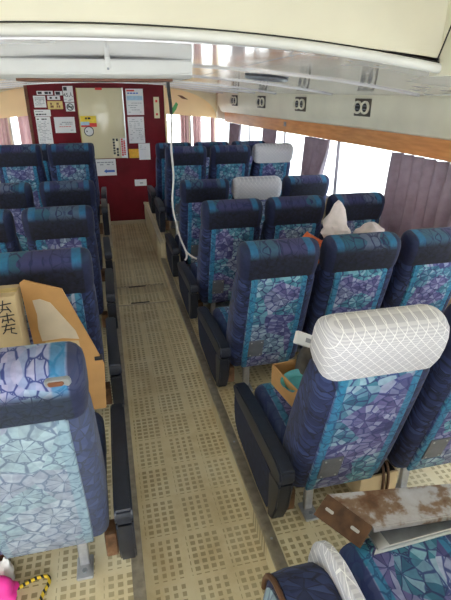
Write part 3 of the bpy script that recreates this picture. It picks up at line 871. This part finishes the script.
# air vents on the right duct
def vent(y, label):
    x = wx(y) - .14; t_ = math.atan2(wx(y+.1)-wx(y-.1), .2)
    v = thing('air_vent', label, 'air vent', (x-.001, y, 1.53), (0, 0, -t_), 'air vents along the duct')
    box('back_plate', (-.008, 0, -.105, .105, -.062, .062), 'ventplate', v, .004)
    for cy, tilt in ((.045, .5), (-.05, .1)):
        bm = bmesh.new(); secs = []
        for r, d in ((.044, -.006), (.047, -.02), (.043, -.03), (.034, -.026), (.030, -.012)):
            secs.append([(d + math.sin(tilt)*-.02*math.cos(a), cy + r*.95*math.cos(a)*math.cos(tilt*.5), r*math.sin(a)) for a in [k*math.pi/12 for k in range(24)]])
        rings(bm, secs, True, False)
        ng = link('nozzle_ring', mesh_from_bm('nozzle_ring', bm, 'duct'), v)
        link('nozzle', mesh_from_bm('nozzle', cyl_bm((-.022, cy, 0), .030, .016, 'x', 18), 'dark'), ng)
        for q in (-.012, .012):
            box('vane', (-.026, -.021, cy-.026, cy+.026, q-.0025, q+.0025), 'grey', ng)
for y, lab_ in ((3.52, 'nearest and largest of the round-nozzle air vents on the right duct'), (4.51, 'second air vent from the near end of the right duct'), (5.42, 'third air vent along the right duct'), (6.27, 'farthest air vent at the far end of the right duct')):
    vent(y, lab_)
sw = tag(box('wall_socket', (-.006, 0, -.025, .025, -.022, .022), 'grey', None, .003, loc=(wx(5.02)-.046, 5.02, 1.325), rot=(0, 0, .1)), 'small grey socket on the orange wooden valance', 'socket')

# ceiling disc lamp
cz = ceil_z(1.08, 3.3)
dl = thing('ceiling_disc', 'round flat grey fitting on the shiny ceiling', 'ceiling fitting', (1.08, 3.3, cz-.001), (0, .09, 0))
link('rim', mesh_from_bm('rim', lathe([(.13, 0), (.145, -.006), (.14, -.016), (.12, -.02), (.11, -.01)]), 'grey'), dl)
link('cover', mesh_from_bm('cover', lathe([(.11, -.004), (.10, -.016), (.05, -.022), (.012, -.023)]), 'plate'), dl)

# hanging box with bracket and cable
hbx = thing('overhead_box', 'long white box hung under the ceiling above the aisle', 'overhead box', (0, 2.75, 1.700))
prof = [(-.20, .0), (-.225, .02), (-.225, .078), (-.2, .088), (.2, .088), (.22, .075), (.22, .0)]
bm = prism_bm(prof, 'x', -.47, .45); bmesh.ops.bevel(bm, geom=bm.edges[:], offset=.004, segments=2, affect='EDGES')
link('casing', mesh_from_bm('casing', bm, 'white'), hbx)
box('underside_board', (-.36, .36, -.18, .20, -.012, .0005), 'brown', hbx, .002)
for x in (.055,):
    br = box('bracket', (x-.012, x+.012, -.232, -.226, .04, .10), 'white', hbx, .002)
    link('bolt', mesh_from_bm('bolt', cyl_bm((x, -.235, .04), .006, .004, 'y', 8), 'grey'), br)
for x in (-.3, .3):
    box('hanger', (x-.015, x+.015, -.05, .05, .08, .10), 'alu', hbx)
cb = thing('hanging_cable', 'cable hanging from the overhead box, dark above and white with split ends below', 'cable', (.36, 2.78, 1.0))
o_ = Vector((.36, 2.78, 1.0))
def rel(pts): return [Vector(q) - o_ for q in pts]
yk = 2.78
link('dark_section', mesh_from_bm('dark_section', tube_bm(smooth_path(rel([(.362, yk, 1.705), (.366, yk, 1.64), (.372, yk, 1.575), (.374, yk, 1.53)])), .009, 8), 'dark'), cb)
link('white_section', mesh_from_bm('white_section', tube_bm(smooth_path(rel([(.374, yk, 1.54), (.370, yk, 1.44), (.366, yk, 1.34), (.372, yk, 1.20), (.360, yk, 1.08), (.362, yk, 1.0), (.378, yk, .92), (.395, yk, .84), (.420, yk, .77), (.432, yk, .74)])), .0055, 8), 'cablew'), cb)
link('split_end', mesh_from_bm('split_end', tube_bm(smooth_path(rel([(.430, yk, .745), (.433, yk, .72), (.428, yk, .70), (.42, yk-.005, .695)])), .006, 6), 'cablew'), cb)
link('split_end', mesh_from_bm('split_end', tube_bm(smooth_path(rel([(.430, yk, .745), (.46, yk, .715), (.485, yk, .70), (.492, yk-.004, .695)])), .006, 6), 'cablew'), cb)
bm = prism_bm([(0, 0), (.012, .02), (.03, .045), (.04, .035), (.03, .01), (.012, -.012), (-.01, -.012)], 'y', -.004, .004)
link('tape_flag', mesh_from_bm('tape_flag', bm, 'green'), cb, Vector((.372, yk, 1.545)) - o_)

# ================================================================ NOTICES ON THE BULKHEAD
YN = YB - .0005
def text_mesh(s, size):
    cu = bpy.data.curves.new('txt', 'FONT'); cu.body = s; cu.size = size; cu.align_x = 'CENTER'; cu.align_y = 'CENTER'
    o = bpy.data.objects.new('txt', cu); COL.objects.link(o)
    me = bpy.data.meshes.new_from_object(o.evaluated_get(bpy.context.evaluated_depsgraph_get()))
    bpy.data.objects.remove(o); bpy.data.curves.remove(cu); return me
def put_text(parent, s, size, x, z, mat, name='lettering', depth=-.003, vertical=False):
    me = text_mesh(s, size); me.materials.clear(); me.materials.append(MAT[mat])
    return link(name, me, parent, (x, depth, z), (math.pi/2, 0, 0))
def marks(parent, x0, x1, z0, z1, nl, mat='inkgrey', seed=1, vertical=False, fill=.45, dens=.8, name='printed_lines'):
    """rows (or columns) of small print blocks, as flat print"""
    rr = random.Random(seed); bm = bmesh.new()
    if vertical:
        w = (x1-x0)/nl
        for i in range(nl):
            z = z1; xx = x0 + w*(i+.5)
            while z > z0 + w*.5:
                hgt = w*rr.uniform(.5, .9)
                if rr.random() < dens: bm_box(xx-w*fill*.8, xx+w*fill*.8, -.0030, -.0022, max(z0, z-hgt), z, bm=bm)
                z -= hgt + w*.2
    else:
        hgt = (z1-z0)/nl
        for i in range(nl):
            zz = z1 - hgt*(i+.5); x = x0; end = x1 - (rr.uniform(0, .35)*(x1-x0) if rr.random() < .4 else 0)
            while x < end - hgt*.3:
                w = hgt*rr.uniform(.5, 1.6)
                if rr.random() < dens: bm_box(x, min(x+w, end), -.0030, -.0022, zz-hgt*fill*.5, zz+hgt*fill*.5, bm=bm)
                x += w + hgt*.22
    o = link(name, mesh_from_bm(name, bm, mat, False), parent); o['kind'] = 'stuff'
    return o
def notice(name, label, x0, x1, z0, z1, mat, cat='notice', lift=0.0, tilt=0.0):
    cx_, cz_ = (x0+x1)/2, (z0+z1)/2
    n_ = thing(name, label, cat, (cx_, YN-lift, cz_), (0, tilt, 0))
    box('sheet', (x0-cx_, x1-cx_, -.0022, 0, z0-cz_, z1-cz_), mat, n_)
    return n_, (x1-x0)/2, (z1-z0)/2
n, w, hh = notice('name_strip', 'narrow white strip with black print at the top left of the bulkhead', -.70, -.52, 1.598, 1.640, 'paper'); marks(n, -w+.01, w-.01, -hh+.006, hh-.006, 1, 'ink', 2, fill=.85)
n, w, hh = notice('name_strip', 'short strip with black print beside the 45 sign', -.50, -.412, 1.592, 1.638, 'paper'); marks(n, -w+.01, w-.01, -hh+.004, hh-.004, 1, 'ink', 5, fill=.9)
n, w, hh = notice('capacity_sign', 'white sign reading 45 in black at the top of the bulkhead', -.405, -.291, 1.519, 1.693, 'paper', 'sign'); put_text(n, '45人', .058, 0, -.012, 'ink'); marks(n, -.05, .0, .035, .08, 1, 'ink', 3, fill=.9); marks(n, -.05, .05, -.08, -.05, 2, 'inkgrey', 4)
n, w, hh = notice('no_smoking_sign', 'square white no smoking sign below the 45 sign', -.395, -.292, 1.415, 1.512, 'paper', 'sign')
bm = bmesh.new(); pa_ = [(.036*math.cos(a), -.0035, .036*math.sin(a)) for a in [k*math.pi/12 for k in range(25)]]
tube_bm(pa_, .005, 6, bm); tube_bm([(-.026, -.0035, .026), (.026, -.0035, -.026)], .005, 6, bm)
link('ban_ring', mesh_from_bm('ban_ring', bm, 'ink'), n)
bm = bm_box(-.03, .03, -.0032, -.0022, -.006, .006); link('cigarette', mesh_from_bm('cigarette', bm, 'ink'), n)
n, w, hh = notice('gold_plaque', 'gold plaque with two dark characters', -.596, -.426, 1.440, 1.530, 'gold', 'plaque'); marks(n, -.055, -.015, -.03, .03, 2, 'brown', 8, fill=.8); marks(n, .015, .055, -.03, .03, 2, 'brown', 9, fill=.8)
n, w, hh = notice('small_plate', 'small white plate with two marks above the gold plaque', -.59, -.447, 1.542, 1.588, 'paper', 'plate'); marks(n, -.045, -.02, -.013, .013, 1, 'ink', 2, fill=.8); marks(n, .02, .045, -.013, .013, 1, 'ink', 3, fill=.8)
n, w, hh = notice('paper_notice', 'white notice with a few text lines at upper left of the bulkhead', -.747, -.612, 1.461, 1.588, 'paper'); marks(n, -w+.015, w-.015, -hh+.02, hh-.015, 6, 'inkgrey', 6)
n, w, hh = notice('timetable_heading', 'white heading sheet with bold print above the timetable', -.759, -.575, 1.362, 1.436, 'paper'); marks(n, -w+.015, w-.02, -hh+.01, -.003, 1, 'ink', 7, fill=.6); marks(n, -w+.012, w-.03, .008, hh-.01, 1, 'inkgrey', 8)
n, w, hh = notice('timetable', 'tall white timetable sheet with columns on the left of the bulkhead', -.754, -.588, 1.03, 1.358, 'paper'); marks(n, -w+.012, w-.012, -hh+.015, hh-.05, 16, 'inkgrey', 9, dens=.55, fill=.35); marks(n, -w+.012, w-.04, hh-.04, hh-.015, 1, 'ink', 10, fill=.5)
n, w, hh = notice('paper_notice', 'wide white notice with grey and red writing beside the timetable', -.547, -.310, 1.172, 1.352, 'paper'); marks(n, -w+.06, w-.03, .0, .04, 2, 'inkgrey', 11); marks(n, -w+.05, w-.05, -.03, -.008, 1, 'inkred', 12, fill=.3); marks(n, .03, w-.01, -.07, -.05, 1, 'inkgrey', 13)
# large cream board
bd = thing('cream_notice_board', 'large glossy cream board in the middle of the maroon bulkhead', 'notice board', (.015, YN, 1.265))
bm = bm_box(-.265, .265, -.012, 0, -.407, .407, .003, 2); link('panel', mesh_from_bm('panel', bm, 'board'), bd)
box('frame', (-.272, -.262, -.015, 0, -.41, .41), 'gold', bd); box('frame', (.262, .275, -.015, 0, -.41, .41), 'alu', bd)
box('red_clip', (-.05, .03, -.02, -.011, .385, .412), 'inkred', bd, .004)
YN2 = .0135
n, w, hh = notice('safety_sticker', 'yellow, blue and red striped sticker on the cream board', -.241, -.055, 1.236, 1.362, 'yellow', 'sticker', YN2)
box('band', (-w, w, -.003, -.0022, -hh, -hh+.045), 'inkred', n); box('band', (-w, -w+.1, -.0032, -.0022, -hh+.02, -hh+.06), 'skyblue', n); marks(n, -w+.01, w-.03, .02, hh-.012, 1, 'ink', 14, fill=.7)
n = thing('round_stamp', 'round black ring emblem below the striped sticker on the cream board', 'emblem', (-.155, YN-YN2, 1.185))
bm = bmesh.new(); rings(bm, [[(.060*math.cos(a), y_, .060*math.sin(a)) for a in [k*math.pi/16 for k in range(32)]] for y_ in (0, -.002)]); link('disc', mesh_from_bm('disc', bm, 'paper'), n)
bm = tube_bm([(.054*math.cos(a), -.0025, .054*math.sin(a)) for a in [k*math.pi/16 for k in range(33)]], .005, 6); link('ring', mesh_from_bm('ring', bm, 'ink'), n)
marks(n, -.03, .03, -.012, .012, 1, 'ink', 15, fill=.7)
n, w, hh = notice('vertical_text', 'vertical black characters at the lower right of the cream board', .105, .195, .872, 1.105, 'board', 'lettering', YN2); marks(n, -w+.005, w-.005, -hh+.01, hh-.01, 2, 'ink', 16, True, .42)
n, w, hh = notice('red_sticker', 'vertical red sticker strips with white characters beside the black characters', .212, .276, .862, 1.10, 'paper', 'sticker', YN2+.003); marks(n, -w+.004, w-.004, -hh+.008, hh-.006, 2, 'inkred', 17, True, .48, .95)
n, w, hh = notice('poster', 'pale poster with blue band at the top right of the bulkhead', .322, .530, 1.366, 1.664, 'paper', 'poster'); box('blue_band', (-w+.01, w-.01, -.003, -.0022, .02, .07), 'skyblue', n); box('heading', (-w+.01, .0, -.003, -.0022, hh-.03, hh-.012), 'inkred', n); marks(n, -w+.02, w-.02, .085, hh-.035, 1, 'inkblue', 18, fill=.5); marks(n, -w+.02, w-.02, -hh+.02, 0, 5, 'inkgrey', 19, fill=.25, dens=.5)
n, w, hh = notice('paper_notice', 'tall white sheet with faint lines below the blue-banded poster', .322, .521, 1.032, 1.345, 'paper'); marks(n, -w+.02, w-.02, -hh+.03, hh-.02, 12, 'inkgrey', 20, fill=.25, dens=.5)
n, w, hh = notice('orange_card', 'plain orange card low on the right of the bulkhead', .309, .440, .853, .962, 'orange', 'card')
n, w, hh = notice('paper_notice', 'small blank white sheet overlapping the orange card', .432, .575, .828, 1.028, 'paper', lift=.003); marks(n, -w+.02, w-.02, .02, hh-.02, 3, 'inkgrey', 21, fill=.2, dens=.5)
n, w, hh = notice('vertical_card', 'narrow cream card with red characters at the right edge of the bulkhead', .655, .722, 1.325, 1.572, 'board', 'card'); marks(n, -.016, .016, .03, .09, 1, 'inkred', 22, True, .5); marks(n, -.016, .016, -.09, -.03, 1, 'inkred', 23, True, .5)
n, w, hh = notice('arrow_notice', 'white notice with a blue arrow below the cream board', -.12, .132, .645, .850, 'paper'); marks(n, -w+.02, w-.03, .02, .075, 2, 'inkgrey', 24)
bm = prism_bm([(-.03, -.048), (.005, -.022), (.005, -.035), (.105, -.035), (.105, -.061), (.005, -.061), (.005, -.074)], 'y', -.0032, -.0022); link('blue_arrow', mesh_from_bm('blue_arrow', bm, 'inkblue'), n)
n, w, hh = notice('small_plate', 'small white plate with tiny marks low on the bulkhead', .352, .505, .498, .580, 'paper', 'plate'); marks(n, -.01, .05, -.02, .01, 1, 'inkgrey', 25)
